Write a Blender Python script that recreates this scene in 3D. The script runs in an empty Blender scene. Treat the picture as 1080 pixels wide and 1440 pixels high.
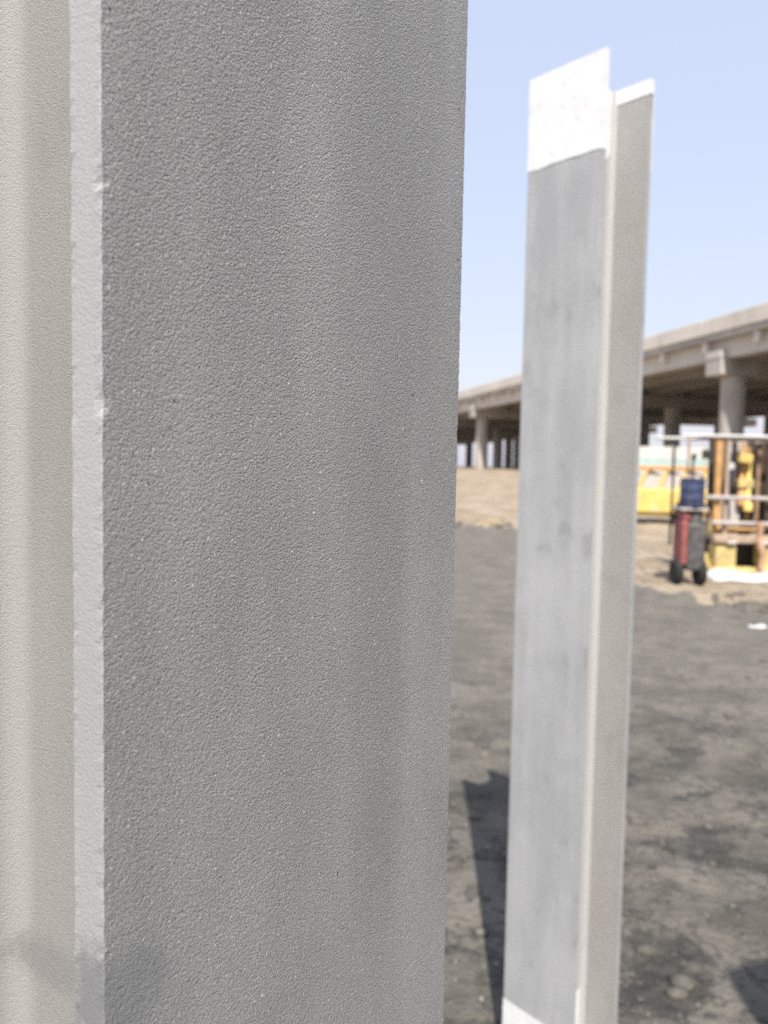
import bpy, bmesh, math, random
from mathutils import Vector, Matrix, noise as mnoise
R = math.radians
random.seed(11)
S = bpy.context.scene
COL = S.collection

# ------------------------------------------------------------------ camera
CAM_H = 1.528
cam_d = bpy.data.cameras.new('camera'); cam = bpy.data.objects.new('camera', cam_d); COL.objects.link(cam)
cam_d.sensor_fit = 'VERTICAL'; cam_d.sensor_height = 36.0; cam_d.sensor_width = 27.0
cam_d.lens = 27.25; cam_d.clip_start = 0.01; cam_d.clip_end = 3000
PITCH, ROLL = .0615, .0188
fw = Vector((0, math.cos(PITCH), -math.sin(PITCH)))
u0 = Vector((0, math.sin(PITCH), math.cos(PITCH))); x0 = Vector((1, 0, 0))
cx = math.cos(ROLL)*x0 + math.sin(ROLL)*u0; cu = -math.sin(ROLL)*x0 + math.cos(ROLL)*u0
m = Matrix((cx, cu, -fw)).transposed().to_4x4(); m.translation = (0, 0, CAM_H)
cam.matrix_world = m
cam_d.dof.use_dof = True; cam_d.dof.focus_distance = .285; cam_d.dof.aperture_fstop = 13.0
S.camera = cam

# ------------------------------------------------------------------ light
SUN_EL = R(52.7)
SUN_H = Vector((-.047, -1, 0)).normalized()                 # horizontal direction towards the sun
W = bpy.data.worlds.new('World'); S.world = W; W.use_nodes = True
nt = W.node_tree; nt.nodes.clear()
sky = nt.nodes.new('ShaderNodeTexSky'); sky.sky_type = 'NISHITA'; sky.sun_disc = False
sky.sun_elevation = SUN_EL
sky.sun_rotation = math.atan2(SUN_H.x, SUN_H.y)
sky.altitude = 0; sky.air_density = 2.0; sky.dust_density = 1.0; sky.ozone_density = 1.0
bg = nt.nodes.new('ShaderNodeBackground'); bg.inputs[1].default_value = .10
milk = nt.nodes.new('ShaderNodeMix'); milk.data_type = 'RGBA'; milk.inputs[0].default_value = .8     # thin even milkiness of a hazy spring sky
milk.inputs[7].default_value = (3.14, 3.42, 4.5, 1)
wo = nt.nodes.new('ShaderNodeOutputWorld')
nt.links.new(sky.outputs[0], milk.inputs[6]); nt.links.new(milk.outputs[2], bg.inputs[0]); nt.links.new(bg.outputs[0], wo.inputs[0])
sd = bpy.data.lights.new('sun', 'SUN'); sd.energy = 3.4; sd.angle = R(.53); sd.color = (1, .95, .88)
so = bpy.data.objects.new('sun', sd); COL.objects.link(so)
sv = Vector((SUN_H.x*math.cos(SUN_EL), SUN_H.y*math.cos(SUN_EL), math.sin(SUN_EL)))
so.rotation_euler = sv.to_track_quat('Z', 'Y').to_euler(); so.location = (0, -20, 30)
S.view_settings.view_transform = 'Standard'; S.view_settings.look = 'None'
S.view_settings.gamma = 1; S.view_settings.use_curve_mapping = False
S.view_settings.exposure = 1.1
S.cycles.use_denoising = False           # the denoiser irons the blasted grain into leather

# ------------------------------------------------------------------ materials
class NT:
    def __init__(s, name):
        s.m = bpy.data.materials.new(name); s.m.use_nodes = True
        s.t = s.m.node_tree; s.b = s.t.nodes['Principled BSDF']
        tc = s.t.nodes.new('ShaderNodeTexCoord'); s.co = tc.outputs['Object']
    def n(s, typ, **kw):
        nd = s.t.nodes.new(typ)
        for k, v in kw.items():
            setattr(nd, k, v)
        return nd
    def l(s, a, b): s.t.links.new(a, b)
    def val(s, sock, v):
        if hasattr(v, 'is_linked') or isinstance(v, bpy.types.NodeSocket): s.l(v, sock)
        else: sock.default_value = v
    def math(s, op, a, b=0.0, clamp=False):
        nd = s.n('ShaderNodeMath', operation=op, use_clamp=clamp); s.val(nd.inputs[0], a); s.val(nd.inputs[1], b); return nd.outputs[0]
    def map(s, scale=(1, 1, 1), loc=(0, 0, 0)):
        nd = s.n('ShaderNodeMapping'); nd.inputs['Scale'].default_value = scale; nd.inputs['Location'].default_value = loc
        s.l(s.co, nd.inputs[0]); return nd.outputs[0]
    def noise(s, scale, detail=3, rough=.55, co=None, dist=0):
        nd = s.n('ShaderNodeTexNoise'); nd.inputs['Scale'].default_value = scale; nd.inputs['Detail'].default_value = detail
        nd.inputs['Roughness'].default_value = rough; nd.inputs['Distortion'].default_value = dist
        s.l(co or s.co, nd.inputs['Vector']); return nd.outputs['Fac']
    def voro(s, scale, co=None, feature='F1'):
        nd = s.n('ShaderNodeTexVoronoi', feature=feature); nd.inputs['Scale'].default_value = scale
        s.l(co or s.co, nd.inputs['Vector']); return nd
    def ramp(s, f, a, b):
        nd = s.n('ShaderNodeMapRange', interpolation_type='SMOOTHSTEP'); s.l(f, nd.inputs[0])
        nd.inputs[1].default_value = a; nd.inputs[2].default_value = b; return nd.outputs[0]
    def mix(s, f, a, b):
        nd = s.n('ShaderNodeMix', data_type='RGBA'); s.val(nd.inputs[0], f)
        for i, v in ((6, a), (7, b)):
            if isinstance(v, tuple): nd.inputs[i].default_value = v + (1,) if len(v) == 3 else v
            else: s.l(v, nd.inputs[i])
        return nd.outputs[2]
    def bump(s, h, dist, strength=1.0, prev=None):
        nd = s.n('ShaderNodeBump'); nd.inputs['Strength'].default_value = strength; nd.inputs['Distance'].default_value = dist
        s.l(h, nd.inputs['Height'])
        if prev: s.l(prev, nd.inputs['Normal'])
        return nd.outputs[0]
    def out(s, col, rough=.7, nrm=None, metal=0, spec=.4):
        s.val(s.b.inputs['Base Color'], col if not isinstance(col, tuple) else col + (1,))
        s.val(s.b.inputs['Roughness'], rough); s.b.inputs['Metallic'].default_value = metal
        s.b.inputs['Specular IOR Level'].default_value = spec
        if nrm: s.l(nrm, s.b.inputs['Normal'])
        return s.m

def steel(name, base, alt, grain=1.0, streak=.5, specks=True, smear=None, scale=520, grad=None):
    t = NT(name)
    big = t.ramp(t.math('ADD', t.math('MULTIPLY', t.noise(13, 4, .6, t.map((1, 1, .16))), .65), t.math('MULTIPLY', t.noise(7, 3, .6, None, .4), .35)), .38, .64)
    col = t.mix(big, base, alt)
    stain = t.ramp(t.noise(11, 4, .6, t.map((1, 1, .7), (3, 1, 7))), .54, .74)
    col = t.mix(t.math('MULTIPLY', stain, streak), col, tuple(c*.62 for c in base))
    fine = t.noise(scale*1.0, 3, .65, t.map((1, 1, 1.2)))
    col = t.mix(t.math('MULTIPLY', t.ramp(fine, .54, .66), .8*grain), col, tuple(min(1, c*1.95) for c in base))
    pit = t.ramp(t.noise(scale*.9, 3, .6, t.map((1, 1, 1.35), (2, 5, 1))), .54, .66)
    col = t.mix(t.math('MULTIPLY', pit, .7*grain), col, tuple(c*.38 for c in base))
    if specks:
        mica = t.ramp(t.noise(820, 1, .5, t.map((1, 1, 1), (9, 4, 6))), .67, .70)           # bright grains left in the blasted skin
        col = t.mix(t.math('MULTIPLY', mica, .75), col, (.62, .61, .59))
        hole = t.ramp(t.noise(640, 1, .5, t.map((1, 1, 1.2), (1, 8, 3))), .31, .27)
        col = t.mix(t.math('MULTIPLY', hole, .75), col, tuple(c*.35 for c in base))
        wob = t.n('ShaderNodeVectorMath', operation='ADD'); nz = t.n('ShaderNodeTexNoise'); nz.inputs['Scale'].default_value = 900
        t.l(t.co, nz.inputs['Vector']); sc = t.n('ShaderNodeVectorMath', operation='SCALE'); sc.inputs['Scale'].default_value = .0018
        t.l(nz.outputs['Color'], sc.inputs[0]); t.l(t.co, wob.inputs[0]); t.l(sc.outputs[0], wob.inputs[1])
        for vs_, lim, r0 in ((150, .82, .17), (280, .90, .30), (90, .92, .12)):
            v = t.voro(vs_, wob.outputs[0]); rnd = t.n('ShaderNodeSeparateColor'); t.l(v.outputs['Color'], rnd.inputs[0])
            rr = t.math('MULTIPLY', rnd.outputs[1], r0)
            w = t.math('MULTIPLY', t.math('LESS_THAN', v.outputs['Distance'], rr), t.math('GREATER_THAN', rnd.outputs[0], lim))
            col = t.mix(t.math('MULTIPLY', w, .8), col, (.60, .59, .56))
            d = t.math('MULTIPLY', t.math('LESS_THAN', v.outputs['Distance'], rr), t.math('LESS_THAN', rnd.outputs[0], .03))
            col = t.mix(d, col, tuple(c*.25 for c in base))
    if grad:  # sunlit highlight of the web's root fillet, put into the colour as a paler band
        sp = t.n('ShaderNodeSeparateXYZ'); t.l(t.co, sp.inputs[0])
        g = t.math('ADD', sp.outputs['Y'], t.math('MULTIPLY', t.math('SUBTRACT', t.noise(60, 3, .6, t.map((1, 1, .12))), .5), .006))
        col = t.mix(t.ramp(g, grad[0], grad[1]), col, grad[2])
    if smear:
        c, rad, tone, lo, hi = smear
        vm = t.n('ShaderNodeVectorMath', operation='SUBTRACT'); t.l(t.co, vm.inputs[0]); vm.inputs[1].default_value = c
        vs = t.n('ShaderNodeVectorMath', operation='MULTIPLY'); t.l(vm.outputs[0], vs.inputs[0]); vs.inputs[1].default_value = tuple(1/r for r in rad)
        ln = t.n('ShaderNodeVectorMath', operation='LENGTH'); t.l(vs.outputs[0], ln.inputs[0])
        f = t.math('ADD', ln.outputs['Value'], t.math('MULTIPLY', t.noise(150, 5, .7, t.map((1, 1, .6))), 1.5))
        col = t.mix(t.ramp(f, hi, lo), col, tone)
    vg = t.voro(scale*.62, t.map((1, 1, 1.15)))
    h = t.math('ADD', t.math('MULTIPLY', vg.outputs['Distance'], -.75), t.math('MULTIPLY', t.noise(scale*1.15, 3, .7, t.map((1, 1, 1.15), (3, 8, 2))), 1.0))
    h = t.math('ADD', h, t.math('MULTIPLY', t.noise(scale*.3, 2, .5), .7))
    nr = t.bump(h, .0027*grain*(520/scale), 1.0)
    return t.out(col, .62, nr, 0, .45)

def plain(name, col, var=.25, scale=6, rough=.6, bump=0.0, bs=60, dirt=None, metal=0, spec=.4):
    t = NT(name)
    c = t.mix(t.ramp(t.noise(scale, 5, .6), .3, .7), tuple(x*(1-var) for x in col), tuple(min(1, x*(1+var*.6)) for x in col))
    if dirt:
        c = t.mix(t.math('MULTIPLY', t.ramp(t.noise(scale*1.9, 5, .65, t.map((1, 1, .5), (4, 2, 9))), .52, .7), .75), c, dirt)
    nr = t.bump(t.noise(bs, 4, .6), bump) if bump else None
    return t.out(c, rough, nr, metal, spec)

from math import sin, cos
M = {}
M['near_face'] = steel('sandblasted_steel_face', (.258, .254, .247), (.335, .330, .320), 1.0, .3, True,
                       ((.006, 0, 1.385), (.022, .012, .016), (.24, .24, .24), 1.15, 1.75), 2050)
M['near_edge'] = steel('sandblasted_steel_edge', (.318, .314, .307), (.35, .345, .336), .22, .3, False,
                       ((.0, 0, 1.385), (.02, .03, .022), (.20, .20, .20), 1.05, 1.75), 2000)
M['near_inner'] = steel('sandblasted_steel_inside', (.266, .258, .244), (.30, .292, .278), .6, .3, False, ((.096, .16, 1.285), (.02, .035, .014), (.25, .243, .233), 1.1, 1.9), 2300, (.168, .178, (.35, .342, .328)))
M['far_face'] = steel('blasted_column_face', (.318, .318, .318), (.395, .394, .392), .2, .7, False, None, 520)
M['far_inner'] = steel('blasted_column_inside', (.318, .306, .290), (.35, .340, .326), .35, .35, False, None, 520)
M['far_web'] = steel('blasted_column_web', (.39, .383, .37), (.42, .412, .40), .25, .2, False, None, 520)
t = NT('white_masking_tape')
M['tape'] = t.out(t.mix(t.ramp(t.noise(20, 4), .3, .75), (.66, .655, .64), (.72, .72, .71)), .55,
                  t.bump(t.noise(26, 3, .6, t.map((1, 1, .5)), 1.2), .004, .6), 0, .4)

def mat_ground():
    t = NT('dirt_yard'); at = t.n('ShaderNodeAttribute', attribute_name='sand')
    big = t.noise(.55, 5, .6); mid = t.noise(2.2, 6, .6, None, .15); fine = t.noise(26, 5, .65); gr = t.noise(150, 3, .6)
    y = t.mix(t.ramp(mid, .36, .66), (.085, .079, .064), (.195, .178, .148))
    y = t.mix(t.math('MULTIPLY', t.ramp(big, .45, .68), .65), y, (.20, .184, .156))
    dk = t.ramp(t.noise(2.6, 7, .68, t.map((1, 1, 1), (7, 3.3, 0)), .2), .53, .60)
    y = t.mix(t.math('MULTIPLY', dk, .8), y, (.034, .033, .032))
    crk = t.ramp(t.math('ABSOLUTE', t.math('SUBTRACT', t.noise(3.0, 5, .62, t.map((1, 1, 1), (1, 9, 0))), .5)), .035, .0)
    y = t.mix(t.math('MULTIPLY', crk, t.math('MULTIPLY', t.ramp(big, .36, .52), .62)), y, (.036, .035, .035))
    sx = t.n('ShaderNodeSeparateXYZ'); t.l(t.co, sx.inputs[0])
    far = t.ramp(t.math('ADD', sx.outputs['Y'], t.math('MULTIPLY', t.noise(.9, 4, .6, t.map((.4, 1, 1))), 5.0)), 5.2, 9.0)   # traffic dust trodden in from the sand
    y = t.mix(t.math('MULTIPLY', far, .55), y, (.215, .196, .168))
    y = t.mix(t.math('MULTIPLY', t.ramp(fine, .35, .75), .4), y, (.15, .138, .118))
    y = t.mix(t.math('MULTIPLY', t.ramp(gr, .62, .74), .5), y, (.22, .205, .185))
    s = t.mix(t.ramp(t.noise(1.1, 5, .6), .35, .68), (.27, .21, .145), (.40, .33, .245))
    s = t.mix(t.math('MULTIPLY', t.ramp(t.noise(5, 5, .65), .56, .72), .6), s, (.18, .15, .11))
    k = t.math('ADD', at.outputs['Fac'], t.math('MULTIPLY', t.math('SUBTRACT', t.noise(1.1, 7, .72), .5), 1.7))
    col = t.mix(t.ramp(k, .38, .62), y, s)
    h = t.math('ADD', t.math('MULTIPLY', mid, 1.0), t.math('ADD', t.math('MULTIPLY', fine, .25), t.math('MULTIPLY', gr, .06)))
    return t.out(col, .92, t.bump(h, .13, 1.0), 0, .2)
M['ground'] = mat_ground()
M['concrete'] = plain('weathered_concrete', (.42, .38, .34), .2, .5, .85, .01, 8, (.27, .245, .215))
M['parapet'] = plain('pale_concrete', (.68, .62, .55), .12, .25, .85, .01, 8, (.5, .45, .39))
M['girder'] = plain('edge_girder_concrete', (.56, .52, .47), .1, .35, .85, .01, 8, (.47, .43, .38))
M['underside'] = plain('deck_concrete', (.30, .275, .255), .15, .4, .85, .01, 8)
M['yellow'] = plain('machine_yellow_paint', (.54, .42, .17), .25, 5, .6, .002, 40, (.36, .27, .16))
M['yellow_clean'] = plain('bright_yellow_paint', (.64, .47, .14), .18, 3, .6, .002, 30, (.62, .54, .38))
M['orange'] = plain('orange_paint', (.52, .29, .11), .25, 7, .6, .002, 40, (.34, .22, .13))
M['rust'] = plain('rusty_brown_steel', (.30, .19, .115), .35, 9, .75, .004, 70, (.15, .08, .05))
M['brown'] = plain('dusty_brown_steel', (.40, .30, .22), .25, 7, .75, .004, 70, (.2, .13, .09))
M['dark'] = plain('dark_steel', (.035, .032, .03), .3, 9, .6)
M['darkgrey'] = plain('dark_grey_steel', (.085, .08, .08), .4, 8, .6, 0, 50, (.2, .18, .16))
M['darkbrown'] = plain('dark_brown_steel', (.07, .048, .033), .35, 8, .65)
M['grey'] = plain('grey_steel', (.42, .385, .36), .2, 8, .55, .002, 50, (.3, .24, .2))
M['white'] = plain('white_paint', (.55, .54, .51), .1, 5, .55, .003, 30)
M['sheet'] = plain('white_plastic_sheet', (.55, .54, .52), .1, 4, .45, .02, 9)
M['pale'] = plain('pale_panel', (.50, .46, .43), .15, 4, .4)
M['teal'] = plain('pale_teal_paint', (.38, .48, .45), .12, 2, .6)
M['navy'] = plain('dark_blue_paint', (.045, .055, .11), .3, 8, .4, 0, 50, (.12, .13, .17))
M['red'] = plain('red_paint', (.29, .085, .08), .3, 8, .6, 0, 50, (.24, .13, .12))
M['rubber'] = plain('black_rubber', (.022, .021, .02), .3, 12, .85, .003, 80)
M['fabric'] = plain('orange_cloth', (.45, .27, .17), .25, 20, .9, .004, 90)
M['stone'] = plain('pale_stone', (.21, .197, .175), .5, 9, .9, .004, 90)
M['wood'] = plain('yellow_plank_paint', (.42, .33, .16), .25, 10, .7, .004, 60)

# ------------------------------------------------------------------ mesh helpers
class MB:
    def __init__(s): s.v = []; s.f = []; s.mi = []; s.sm = []
    def add(s, vs, fs, mi=0, smooth=False):
        o = len(s.v); s.v += [tuple(v) for v in vs]; s.f += [[i+o for i in f] for f in fs]
        s.mi += [mi]*len(fs); s.sm += [smooth]*len(fs)
    def box(s, c, d, rz=0, ry=0, rx=0, bev=.0, mi=0):
        bm = bmesh.new(); bmesh.ops.create_cube(bm, size=1)
        bmesh.ops.scale(bm, vec=d, verts=bm.verts)
        if bev: bmesh.ops.bevel(bm, geom=bm.edges[:], offset=bev, segments=2, affect='EDGES', profile=.5)
        mt = Matrix.Translation(c) @ Matrix.Rotation(rz, 4, 'Z') @ Matrix.Rotation(ry, 4, 'Y') @ Matrix.Rotation(rx, 4, 'X')
        bmesh.ops.transform(bm, matrix=mt, verts=bm.verts); bm.verts.index_update()
        s.add([v.co[:] for v in bm.verts], [[v.index for v in f.verts] for f in bm.faces], mi); bm.free(); return s
    def tube(s, pts, r, n=10, mi=0, cap=True):
        pts = [Vector(p) for p in pts]; rs = r if isinstance(r, (list, tuple)) else [r]*len(pts)
        vs = []; fs = []
        for i, p in enumerate(pts):
            d = (pts[min(i+1, len(pts)-1)] - pts[max(i-1, 0)]).normalized()
            a = d.cross(Vector((0, 0, 1)) if abs(d.z) < .9 else Vector((0, 1, 0))).normalized(); b = d.cross(a)
            for k in range(n):
                q = 2*math.pi*k/n; vs.append(p + a*cos(q)*rs[i] + b*sin(q)*rs[i])
        for i in range(len(pts)-1):
            for k in range(n):
                fs.append([i*n+k, i*n+(k+1) % n, (i+1)*n+(k+1) % n, (i+1)*n+k])
        s.add(vs, fs, mi, True)
        if cap:
            s.add(vs[:n], [list(range(n))], mi); s.add(vs[-n:], [list(range(n))[::-1]], mi)
        return s
    def build(s, name, mats, parent=None, loc=None):
        me = bpy.data.meshes.new(name); me.from_pydata(s.v, [], s.f)
        for mt in (mats if isinstance(mats, (list, tuple)) else [mats]): me.materials.append(mt)
        me.polygons.foreach_set('material_index', s.mi); me.polygons.foreach_set('use_smooth', s.sm)
        bm = bmesh.new(); bm.from_mesh(me); bmesh.ops.recalc_face_normals(bm, faces=bm.faces); bm.to_mesh(me); bm.free()
        o = bpy.data.objects.new(name, me); COL.objects.link(o)
        if parent: o.parent = parent
        if loc: o.location = loc
        return o
def tag(o, label=None, cat=None, group=None, kind=None):
    for k, v in (('label', label), ('category', cat), ('group', group), ('kind', kind)):
        if v: o[k] = v
    return o
def thing(name, loc, label, cat, group=None, rz=0):
    o = bpy.data.objects.new(name, None); o.empty_display_size = .1; COL.objects.link(o); o.location = loc; o.rotation_euler.z = rz
    return tag(o, label, cat, group)
def copy_tree(o, parent=None):
    c = o.copy(); COL.objects.link(c)
    if parent: c.parent = parent
    for ch in list(o.children): copy_tree(ch, c)
    return c

# ------------------------------------------------------------------ ground
BORDER = [(-200, 30), (-30, 21), (-6, 19.5), (1.8, 19.2), (3.1, 18.6), (3.3, 14), (3.32, 10), (3.66, 8.6), (4.44, 8.7), (7, 9), (14, 8), (60, 4), (200, -20)]
def border_y(x):
    for (a, b), (c, d) in zip(BORDER, BORDER[1:]):
        if a <= x <= c: return b + (d-b)*(x-a)/(c-a)
    return 30
def sst(a, b, x):
    q = min(1, max(0, (x-a)/(b-a))); return q*q*(3-2*q)
def sand_at(x, y):
    d = y - border_y(x); return sst(-.55, .55, d)
def ground_z(x, y):
    z = 0
    if y > 18: z += 1.32*min(1, (y-18)/42.)
    f = max(0, 1-max(0, y-30)/30)
    z += f*.024*(mnoise.noise((x*1.7, y*1.7, 0)) + .8*abs(mnoise.noise((x*3.1, y*3.1, 3))) + .6*abs(mnoise.noise((x*7, y*7, 7))) + .3*mnoise.noise((x*15, y*15, 8)))
    sd_ = sand_at(x, y)
    z += f*sd_*.035*(1+1.3*mnoise.noise((x*2.2, y*2.2, 9)))
    d = y-border_y(x)
    if abs(d) < 1.2: z += (1-abs(d)/1.2)*.085*max(0, .35+mnoise.noise((x*2.6, y*2.6, 31))+.5*mnoise.noise((x*6, y*6, 33)))
    r = math.hypot(x-.42, y-1.82)
    z *= sst(.05, .8, r) if y < 6 else 1                      # flat pad under the standing columns
    return z
def axis(segs):
    out = []
    for a, b, st in segs:
        n = max(1, int(round((b-a)/st))); out += [a+(b-a)*i/n for i in range(n)]
    return out + [segs[-1][1]]
gx = axis([(-1500, -200, 260), (-200, -40, 16), (-40, -8, 2), (-8, -1, .35), (-1, 3, .05), (3, 7, .09), (7, 20, .5), (20, 60, 4), (60, 200, 14), (200, 1500, 260)])
gy = axis([(-300, -40, 52), (-40, -6, 3.4), (-6, 0, .4), (0, 6, .05), (6, 12, .075), (12, 24, .2), (24, 80, 1.6), (80, 240, 16), (240, 2000, 220)])
vs = [(x, y, ground_z(x, y)) for y in gy for x in gx]
nx = len(gx)
fs = [[j*nx+i, j*nx+i+1, (j+1)*nx+i+1, (j+1)*nx+i] for j in range(len(gy)-1) for i in range(nx-1)]
me = bpy.data.meshes.new('ground'); me.from_pydata(vs, [], fs); me.materials.append(M['ground'])
me.polygons.foreach_set('use_smooth', [True]*len(fs))
at = me.attributes.new('sand', 'FLOAT', 'POINT'); at.data.foreach_set('value', [sand_at(v[0], v[1]) for v in vs])
ground = bpy.data.objects.new('ground', me); COL.objects.link(ground); tag(ground, 'dark dirt yard giving way to tan sand', None, None, 'structure')

# ------------------------------------------------------------------ viaduct
D = Vector((-.2113, 1, 0)).normalized(); L = Vector((D.y, -D.x, 0))     # along the road, and across it away from the yard
P0 = Vector((14.72, 30.5, 0)); RZ = math.atan2(D.y, D.x)
via = thing('viaduct', (P0.x, P0.y, 0), 'long pale concrete road viaduct on columns crossing behind the yard', 'viaduct')
def vbox(mb, s0, s1, t0, t1, z0, z1, bev=0):
    c = D*((s0+s1)/2) + L*((t0+t1)/2); mb.box((c.x, c.y, (z0+z1)/2), (s1-s0, t1-t0, z1-z0), RZ, bev=bev); return mb
WD = 27.5
s_edges = [-45 + 16.4*i for i in range(15)]
for a, b in zip(s_edges, s_edges[1:]):                                   # parapet cast in spans with open joints
    vbox(MB(), a+.02, b-.02, 0, .32, 7.42, 8.10, .03).build('parapet', M['parapet'], via)
    vbox(MB(), a+.02, b-.02, WD-.32, WD, 7.42, 8.10, .03).build('parapet', M['parapet'], via)
vbox(MB(), -45, 185, .06, WD-.06, 7.14, 7.40).build('deck_slab', M['concrete'], via)
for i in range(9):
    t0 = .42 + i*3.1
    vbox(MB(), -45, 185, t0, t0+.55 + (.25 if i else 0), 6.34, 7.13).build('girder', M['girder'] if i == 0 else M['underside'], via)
for k in range(56):
    s0 = -30 + k*3.4
    vbox(MB(), s0, s0+.30, .13, .415, 6.72, 7.13).build('bracket', M['parapet'], via)
bents = [3.45 + 16.6*i for i in range(-2, 9)]
for s0 in bents:
    vbox(MB(), s0-.55, s0+.55, .12, WD-.12, 5.62, 6.33, .04).build('cap_beam', M['concrete'], via)
    vbox(MB(), s0-.55, s0+.55, .10, .415, 6.335, 6.66, .02).build('bearing_block', M['girder'], via)
    for tt in (1.15, 8.7, 16.3, 24.0):
        c = D*s0 + L*tt
        mb = MB(); mb.tube([(c.x, c.y, -.3), (c.x, c.y, 5.61)], .52, 20); mb.build('column', M['concrete'], via)

# ------------------------------------------------------------------ steel H beams
def hbeam(loc, rz, z0, z1, mats, label, detail=None, tape=True, seed=0, group='grey sandblasted steel H beams'):
    """section: x along the flange width, y through the web; flange A at y=0 (outer face y<0 side)"""
    rng = random.Random(seed)
    root = thing('steel_beam', (loc[0], loc[1], 0), label, 'steel beam', group, rz)
    Wf, H, T, tw, rf = .2, .2, .012, .008, .013
    face, edge, inner, web = mats
    zs = [z0, z1]
    if detail:
        a, b, st = detail; zs = [z0, a-.05] + [a+st*i for i in range(int((b-a)/st)+1)] + [b+.05, z1]
    def flange(name, y0, y1, out_low):
        c = .0007
        e = .003
        prof = [(c, y0), (e, y0), (Wf-e, y0), (Wf-c, y0), (Wf, y0+c), (Wf, y0+e), (Wf, y1-e), (Wf, y1-c),
                (Wf-c, y1), (Wf-e, y1), (e, y1), (c, y1), (0, y1-c), (0, y1-e), (0, y0+e), (0, y0+c)]
        mb = MB(); v = []; n = len(prof)
        nick = {}
        for k, z in enumerate(zs):
            if detail and rng.random() < .02: nick[k] = rng.uniform(.0006, .0016)
        for k, z in enumerate(zs):
            ev = nick.get(k, nick.get(k-1, 0)*.5)
            for i, (x, y) in enumerate(prof):
                dx = dy = 0
                if detail and 0 < k < len(zs)-1:
                    if i in (0, 15): dx = rng.gauss(0, .0001) + ev*.5 - (.0004 if i == 0 else 0); dy = rng.gauss(0, .00006) + ev*.3 - (.0004 if i == 15 else 0)
                    elif i in (3, 4): dx = -abs(rng.gauss(0, .00014)) - ev*.3; dy = abs(rng.gauss(0, .0001))
                    elif i in (11, 12): dx = rng.gauss(0, .00012)
                v.append((x+dx, y+dy, z))
        for k in range(len(zs)-1):
            for i in range(n):
                j = (i+1) % n
                f = [k*n+i, k*n+j, (k+1)*n+j, (k+1)*n+i]
                lo = i in (0, 1, 2); hi = i in (8, 9, 10)
                mi = (0 if lo else 2 if hi else 1) if out_low else (2 if lo else 0 if hi else 1)
                mb.f.append(f); mb.mi.append(mi); mb.sm.append(False)
        mb.v = v
        mb.f += [list(range(n))[::-1], [(len(zs)-1)*n+i for i in range(n)]]; mb.mi += [1, 1]; mb.sm += [False]*2
        return mb.build(name, [face, edge, inner], root)
    flange('flange', 0, T, True)
    flange('flange', H-T, H, False)
    # web with its rolled fillets
    xm = Wf/2; half = tw/2; ya, yb = T+.0002, H-T-.0002
    right = []
    for k in range(7):
        q = math.pi/2*k/6; right.append((half+rf-rf*sin(q), ya+rf-rf*cos(q)))
    for k in range(7):
        q = math.pi/2*(1-k/6); right.append((half+rf-rf*sin(q), yb-rf+rf*cos(q)))
    prof = [(xm+x, y) for x, y in right] + [(xm-x, y) for x, y in reversed(right)]
    n = len(prof); mb = MB()
    vv = [(x, y, z) for z in (z0+.0002, z1-.0002) for x, y in prof]
    ff = [[i, (i+1) % n, n+(i+1) % n, n+i] for i in range(n)]
    mb.add(vv, ff, 0, True); mb.add(vv[:n], [list(range(n))[::-1]]); mb.add(vv[n:], [list(range(n))])
    w = mb.build('web', [web], root)
    if tape:
        e = .0008; TP = .205
        def sleeve(za, zb, cap):                                # masking wrapped round the flange face and its two edges
            mb = MB(); nz, nxs = 14, 12; path = [(-e, T+e), (-e, -e)] + [(-e+(Wf+2*e)*i/nxs, -e) for i in range(1, nxs)] + [(Wf+e, -e), (Wf+e, T+e)]
            vs = []
            for k in range(nz+1):
                z = za+(zb-za)*k/nz
                for i, (x, y) in enumerate(path):
                    j = mnoise.noise((x*22, z*16, 5.1+za)); wv = .0011*j
                    zz = z + (mnoise.noise((x*30, 3.3, za))*.004 if k == (0 if cap else nz) else 0)
                    vs.append((x, y-max(-.0003, wv), zz))
            p = len(path); mb.add(vs, [[k*p+i, k*p+i+1, (k+1)*p+i+1, (k+1)*p+i] for k in range(nz) for i in range(p-1)], 0, False)
            return mb
        sleeve(z1-TP, z1+.004, True).build('masking_tape', M['tape'], root)
        sleeve(z0+.001, z0+TP, False).build('masking_tape', M['tape'], root)
        for sgn in (-1, 1):
            for za, zb in ((z1-TP, z1+.002), (z0+.001, z0+TP)):
                mb = MB(); x = xm+sgn*(half+e); vs = []; ny = 6; nz = 10
                for k in range(nz+1):
                    for i in range(ny+1):
                        y = T+.002+(H-2*T-.012)*i/ny; z = za+(zb-za)*k/nz
                        taper = .35*(1-k/3) if (k < 3 and za > 1) else 0
                        y = T+.002+(y-T-.002)*(1-taper)
                        vs.append((x+sgn*max(0, .0012*mnoise.noise((y*30, z*24, sgn))), y, z))
                mb.add(vs, [[k*(ny+1)+i, k*(ny+1)+i+1, (k+1)*(ny+1)+i+1, (k+1)*(ny+1)+i] for k in range(nz) for i in range(ny)])
                mb.build('masking_tape', M['tape'], root)
        mb = MB(); mb.box((Wf/2, H/2+.0, z1+.0015), (Wf+.002, .0, .0)) if False else None
        mb.box((Wf/2, H-T-e, z1-.014), (Wf+.003, .0012, .034)); mb.box((Wf+e, H-T/2, z1-.0145), (.0012, T-.0004, .033))
        mb.box((Wf/2, H-T/2, z1+.0015), (Wf+.001, T-.0004, .001)); mb.box((Wf/2, H+e, z1-.10), (Wf+.003, .0012, .205))
        mb.build('masking_tape', M['tape'], root)
    return root

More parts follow.
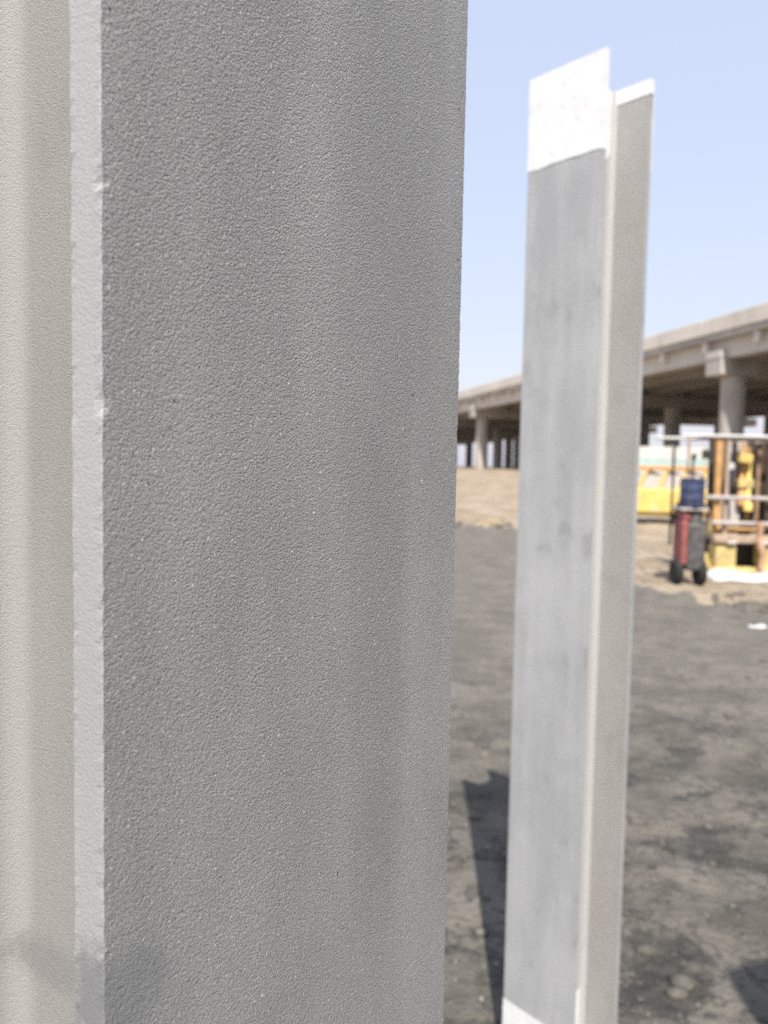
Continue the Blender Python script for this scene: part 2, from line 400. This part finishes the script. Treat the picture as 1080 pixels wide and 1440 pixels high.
# the near beam: flange runs away to the right from its left edge
NTH = 1.020
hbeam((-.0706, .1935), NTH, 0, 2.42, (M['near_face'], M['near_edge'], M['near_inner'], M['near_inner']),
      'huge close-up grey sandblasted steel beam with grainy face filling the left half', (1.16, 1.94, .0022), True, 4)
# the far beam: drawn from the mirrored corner, so that the section opens to the right
TH = 2.309
ax, ay = .4557+.2*cos(TH), 1.71+.2*sin(TH)
hbeam((ax, ay), TH-math.pi, 0, 2.42, (M['far_face'], M['far_face'], M['far_inner'], M['far_web']),
      'slender grey steel H beam standing upright on the dirt with white taped ends', None, True, 9)
# another column of the batch, beside the camera: only its shadow reaches the picture
hbeam((1.045, .25), R(18), 0, 2.42, (M['far_face'], M['far_face'], M['far_inner'], M['far_web']),
      'grey steel H beam standing right of the camera, casting the shadow at lower right', None, True, 12)

# ------------------------------------------------------------------ open-framed yellow machine at right
mc = thing('machine', (5.0, 11.3, .04), 'open-framed yellow and rust-brown machine with grey rails beside white sheet', 'machine')
def part(name, mat, f, parent=mc):
    mb = MB(); f(mb); return mb.build(name, mat, parent)
X0, X1 = -.17, 1.55
part('post', M['orange'], lambda b: b.box((-.155, 0, 1.36), (.085, .085, 1.30), bev=.01))
part('post', M['brown'], lambda b: b.box((-.03, -.02, 1.12), (.055, .055, 1.72), bev=.008))
part('post', M['orange'], lambda b: b.box((1.45, 0, 1.30), (.085, .085, 1.42), bev=.01))
part('post', M['darkbrown'], lambda b: b.box((.62, .05, 1.25), (.09, .07, 1.45), bev=.01))
part('post', M['brown'], lambda b: b.box((-.45, .35, 1.05), (.035, .035, 1.9), bev=.006))
part('post', M['darkbrown'], lambda b: b.box((.20, .95, 1.15), (.16, .12, 1.7), bev=.01))
part('post', M['darkbrown'], lambda b: b.box((.72, .95, 1.15), (.16, .12, 1.7), bev=.01))
part('roof_frame', M['white'], lambda b: (b.tube([(-.72, -.06, 1.985), (1.6, -.06, 1.985)], .026), b.tube([(-.72, 1.0, 1.985), (1.6, 1.0, 1.985)], .026)))
part('roof_bar', M['brown'], lambda b: b.box((.66, -.005, 1.93), (1.62, .07, .045), bev=.006))
for k in range(6):
    part('roof_bar', M['darkbrown'], lambda b: b.box((-.15+k*.32, .5, 1.97), (.04, 1.02, .03)))
part('rail', M['grey'], lambda b: b.tube([(-.34, -.09, 1.10), (1.62, -.09, 1.085)], .032, 12))
part('rail', M['grey'], lambda b: b.tube([(-.24, -.09, .735), (1.62, -.09, .71)], .032, 12))
part('cross_beam', M['brown'], lambda b: b.box((.66, -.07, .50), (1.76, .16, .115), bev=.015))
part('back_panel', M['darkbrown'], lambda b: b.box((.52, .78, 1.22), (.95, .03, 1.40)))
part('side_panel', M['pale'], lambda b: b.box((.22, .30, .86), (.20, .04, .42), bev=.01))
part('side_panel', M['brown'], lambda b: b.box((.06, .30, .84), (.10, .04, .48), bev=.01))
part('ram', M['yellow_clean'], lambda b: b.tube([(.40, .20, .90), (.395, .20, 1.02), (.394, .2, 1.021), (.385, .20, 1.62)], [.07, .07, .042, .042], 14))
part('ram', M['orange'], lambda b: b.tube([(.30, .22, .98), (.30, .22, 1.2), (.30, .22, 1.201), (.30, .22, 1.9)], [.055, .055, .03, .03], 14))
part('bracket', M['yellow'], lambda b: (b.box((.345, .21, 1.30), (.24, .12, .13), bev=.015)))
part('lamp_box', M['yellow_clean'], lambda b: b.box((.29, .12, 1.67), (.20, .12, .14), ry=.12, bev=.025))
part('pipe', M['orange'], lambda b: b.tube([(.44, .3, .75), (.47, .3, 1.2), (.40, .3, 1.45), (.42, .3, 1.85)], .03, 10))
part('pipe', M['brown'], lambda b: b.tube([(-.1, .4, .6), (.02, .42, 1.0), (-.02, .4, 1.5), (.05, .4, 1.9)], .028, 10))
part('chain_guard', M['rust'], lambda b: b.box((.53, .25, 1.2), (.08, .1, 1.2), bev=.01))
part('chain_guard', M['brown'], lambda b: b.box((.84, .22, 1.3), (.16, .1, 1.15), bev=.01))
part('guard_plate', M['darkbrown'], lambda b: b.box((.72, .42, 1.5), (.14, .03, .85), bev=.005))
part('guard_plate', M['rust'], lambda b: b.box((.13, .5, 1.62), (.16, .03, .62), bev=.005))
part('mast_chain', M['dark'], lambda b: b.tube([(.47, .16, .8), (.47, .16, 1.9)], .02, 8))
part('tank', M['yellow'], lambda b: b.box((1.12, .35, 1.0), (.36, .3, .5), bev=.05))
part('seat_back', M['dark'], lambda b: b.box((-.33, .42, 1.17), (.24, .1, .36), rx=-.15, bev=.04))
part('seat_cushion', M['dark'], lambda b: b.box((-.33, .25, .94), (.26, .3, .10), bev=.03))
part('lever', M['dark'], lambda b: b.tube([(-.22, .3, .95), (-.26, .22, 1.28), (-.3, .2, 1.42)], .016, 8))
part('brace', M['orange'], lambda b: b.tube([(-.15, .06, .78), (-.42, .33, 1.25)], .022, 8))
part('brace', M['yellow'], lambda b: b.box((-.13, .12, .62), (.16, .14, .24), bev=.02))
part('pipe', M['orange'], lambda b: b.tube([(-.15, .05, .64), (.5, .06, .62), (1.4, .05, .63)], .03, 10))
part('mirror', M['dark'], lambda b: b.box((-.32, -.02, 1.72), (.17, .04, .13), bev=.02))
part('hose', M['navy'], lambda b: b.tube([(.14, .25, .8), (.11, .25, 1.15), (.09, .2, 1.3), (.13, .2, 1.45), (.19, .25, 1.6), (.16, .3, 1.9)], .032, 10))
part('gauge', M['white'], lambda b: (b.tube([(.08, .1, 1.56), (.08, .2, 1.56)], .055, 14), b.box((.08, .2, 1.77), (.08, .05, .28), bev=.02)))
part('gauge', M['grey'], lambda b: b.box((.29, .25, 1.84), (.15, .06, .16), bev=.02))
for xx in (.03, .52, 1.1):
    part('lock_plate', M['white'], lambda b: b.box((xx, -.165, .455), (.13, .02, .035), bev=.006))
for cx_, cw in ((-.02, .30), (.62, .24), (1.25, .6)):
    part('counterweight', M['yellow'], lambda b: b.box((cx_, .05, .22), (cw, .30, .38), bev=.025))
part('bumper', M['yellow'], lambda b: b.box((.68, -.02, .035), (1.85, .22, .09), bev=.02))
part('radiator', M['dark'], lambda b: b.box((.31, .22, .235), (.40, .06, .34), bev=.01))
for k in range(5):
    part('louvre', M['dark'], lambda b: b.box((.31, .175, .11+k*.062), (.36, .03, .018), rx=.5))
part('chassis', M['darkbrown'], lambda b: b.box((.62, .62, .33), (1.7, .82, .24), bev=.03))
part('panel', M['yellow'], lambda b: b.box((-.27, .1, .14), (.2, .08, .26), bev=.01))
for wx in (-.02, 1.3):
    part('wheel', M['rubber'], lambda b: b.tube([(wx-.09, .75, .24), (wx-.07, .75, .24), (wx+.07, .75, .24), (wx+.09, .75, .24)], [.19, .24, .24, .19], 22))
st = MB(); pts = [(5.40+.02*sin(k*1.3)+.008*k, 11.145-.004*k, .80-.075*k) for k in range(10)]
for (a, b_) in zip(pts, pts[1:]):
    st.tube([a, b_], [.045+.012*sin(a[2]*19), .045+.012*sin(b_[2]*19)], 9, cap=False)
tag(st.build('cloth_strip', M['fabric']), 'faded orange cloth strip hanging over the brown beam of the machine', 'cloth')

# blue drum on a red wheeled stand, left of the machine
rs = thing('stand', (3.93, 10.0, .04), 'red and dark grey stand on black wheels under the blue drum', 'stand')
part('frame', M['red'], lambda b: (b.box((-.085, 0, .56), (.085, .30, .56), bev=.02), b.box((-.06, -.02, .90), (.11, .2, .1), bev=.02)), rs)
part('housing', M['darkgrey'], lambda b: (b.box((.075, 0, .50), (.24, .28, .62), bev=.04), b.tube([(.07, -.02, .80), (.07, -.02, 1.0)], .10, 16)), rs)
part('top_plate', M['grey'], lambda b: b.box((.02, 0, .99), (.36, .34, .035), bev=.01), rs)
for wx, wy in ((-.13, -.02), (.17, -.02)):
    w_ = part('wheel', M['rubber'], lambda b: b.tube([(wx-.05, wy, .17), (wx-.035, wy, .17), (wx+.035, wy, .17), (wx+.05, wy, .17)], [.13, .17, .17, .13], 20), rs)
part('upright', M['dark'], lambda b: b.tube([(-.15, .2, .5), (-.135, .2, 1.86)], .017, 8), rs)
part('upright', M['dark'], lambda b: b.tube([(.125, .2, .5), (.115, .2, 1.62)], .015, 8), rs)
part('handle', M['dark'], lambda b: (b.tube([(.115, .2, 1.62), (.13, .2, 1.70)], .03, 10)), rs)
dr = thing('drum', (3.955, 9.96, 1.052), 'dark blue steel drum on top of the red stand', 'drum')
part('drum_body', M['navy'], lambda b: b.tube([(0, 0, 0), (0, 0, .012), (0, 0, .115), (0, 0, .12), (0, 0, .125), (0, 0, .235), (0, 0, .24), (0, 0, .245), (0, 0, .345), (0, 0, .36)], [.148, .152, .15, .1525, .15, .15, .1525, .15, .15, .153], 28), dr)
part('lid', M['navy'], lambda b: b.tube([(0, 0, .361), (0, 0, .372)], .142, 24), dr)

# long yellow machine behind, with slanted pale panels
yl = thing('site_vehicle', (7.1, 20, .1), 'long yellow vehicle with pale slanted panels and orange top rail behind drum', 'vehicle')
part('body', M['yellow_clean'], lambda b: (b.box((-.3, .5, .62), (3.6, 1.1, .62), bev=.05), b.box((-.3, .5, .28), (3.4, .9, .12), bev=.03)), yl)
part('top_rail', M['orange'], lambda b: b.box((-.3, .05, 1.46), (3.7, .10, .12), bev=.02), yl)
for k in range(7):
    x = -2.0 + k*.52
    part('strut', M['yellow_clean'], lambda b: b.box((x, .05, 1.16), (.09, .08, .56), ry=.35, bev=.01), yl)
    part('panel', M['pale'], lambda b: b.box((x+.26, .12, 1.16), (.36, .04, .46), ry=.35, bev=.01), yl)
for wx in (-1.5, .75):
    w_ = part('wheel', M['rubber'], lambda b: b.tube([(wx, -.1, .36), (wx, -.06, .36), (wx, .2, .36), (wx, .24, .36)], [.32, .38, .38, .32], 26), yl)
    part('hub', M['grey'], lambda b: b.tube([(wx, -.13, .36), (wx, -.09, .36)], [.1, .17], 16), w_)

# white and teal site fence
fz = .36
fc = thing('site_fence', (8.0, 28.5, fz), 'white site fence with a pale teal band under the viaduct', 'fence')
for k in range(9):
    x = k*1.25
    p_ = part('panel', M['white'], lambda b: b.box((x+.62, 0, 1.0), (1.2, .05, 2.0), bev=.008), fc)
    part('band', M['teal'], lambda b: b.box((x+.62, -.032, 1.42), (1.2, .012, .34)), p_)
for k in range(10):
    part('post', M['grey'], lambda b: b.box((k*1.25, .02, 1.02), (.045, .09, 2.08)), fc)

# ------------------------------------------------------------------ lying things
def crumpled(name, x, y, w, d, h, mat, label, cat, seed, nxx=26, nyy=16):
    vs = []
    for j in range(nyy+1):
        for i in range(nxx+1):
            u, v = i/nxx*2-1, j/nyy*2-1
            e = 1-max(abs(u), abs(v))**6
            px = x+u*w/2*(1+.12*mnoise.noise((v*2, seed, 1))); py = y+v*d/2*(1+.15*mnoise.noise((u*2, seed, 4)))
            z = ground_z(px, py)+.006 + e*h*(.55+.6*mnoise.noise((u*3, v*3, seed))+.3*mnoise.noise((u*8, v*8, seed+2)))
            vs.append((px-x, py-y, max(z, ground_z(px, py)+.005)))
    n = nxx+1; mb = MB()
    mb.add(vs, [[j*n+i, j*n+i+1, (j+1)*n+i+1, (j+1)*n+i] for j in range(nyy) for i in range(nxx)], 0, True)
    return tag(mb.build(name, mat, None, (x, y, 0)), label, cat)
crumpled('plastic_sheet', 5.4, 10.72, 1.75, .72, .10, M['sheet'], 'rumpled white plastic sheet on the sand before the yellow machine', 'plastic sheet', 3)
crumpled('paper_scrap', 3.64, 7.43, .16, .10, .03, M['sheet'], 'small white scrap lying alone on the dirt at right', 'scrap', 8, 8, 6)
mb = MB(); mb.box((0, 0, .03), (.55, .13, .05), bev=.006)
pk = tag(mb.build('plank', M['wood'], None, (2.62, 19.3, ground_z(2.62, 19.3))), 'short yellow plank lying where the yard meets the sand', 'plank'); pk.rotation_euler.z = .12
# gravel and pale crumbs on the yard
rng = random.Random(5); mb = MB()
ico = bmesh.new(); bmesh.ops.create_icosphere(ico, subdivisions=1, radius=1)
iv = [v.co.copy() for v in ico.verts]; fi = [[v.index for v in f.verts] for f in ico.faces]; ico.free()
for k in range(3600):
    y = 1.5 + 9*rng.random()**1.6; x = -.1 + rng.random()*(1.0+.55*y)
    r = .0012 + .0075*rng.random()**6
    if mnoise.noise((x*1.2, y*1.2, 20)) < -.15 and rng.random() < .8: continue
    z = ground_z(x, y)
    sc = (r*rng.uniform(.8, 1.5), r*rng.uniform(.8, 1.4), r*rng.uniform(.5, .9)); a = rng.random()*6.3
    mb.add([(x+(v.x*cos(a)-v.y*sin(a))*sc[0], y+(v.x*sin(a)+v.y*cos(a))*sc[1], z+v.z*sc[2]+r*.3) for v in iv], fi)
cl = MB()
for k in range(2600):
    if k < 1500:
        y = 1.55 + 4.6*rng.random()**1.5; x = -.1 + rng.random()*(.9+.55*y)
        r = .006 + .026*rng.random()**5
    else:                                                   # broken edge of the sand
        x = rng.uniform(-1, 9); y = border_y(x)+rng.gauss(0, .45)*(1 if x > 3.3 else 2); r = .012+.07*rng.random()**5
    if mnoise.noise((x*1.5, y*1.5, 40)) < -.05 and rng.random() < .85: continue
    z = ground_z(x, y); a = rng.random()*6.3
    sc = (r*rng.uniform(.8, 1.7), r*rng.uniform(.8, 1.5), r*rng.uniform(.35, .75))
    cl.add([(x+(v.x*cos(a)-v.y*sin(a))*sc[0]*(1+.3*sin(v.z*5+k)), y+(v.x*sin(a)+v.y*cos(a))*sc[1], z+v.z*sc[2]+r*.1) for v in iv], fi, 0, True)
M['clod'] = plain('dry_clod', (.135, .122, .10), .4, 5, .95, .01, 60, (.07, .066, .06))
tag(cl.build('clods', M['clod']), 'dry clods of earth strewn over the dirt yard', None, None, 'stuff')
tag(mb.build('gravel', M['stone']), 'pale crumbs and small stones strewn over the dirt yard', None, None, 'stuff')
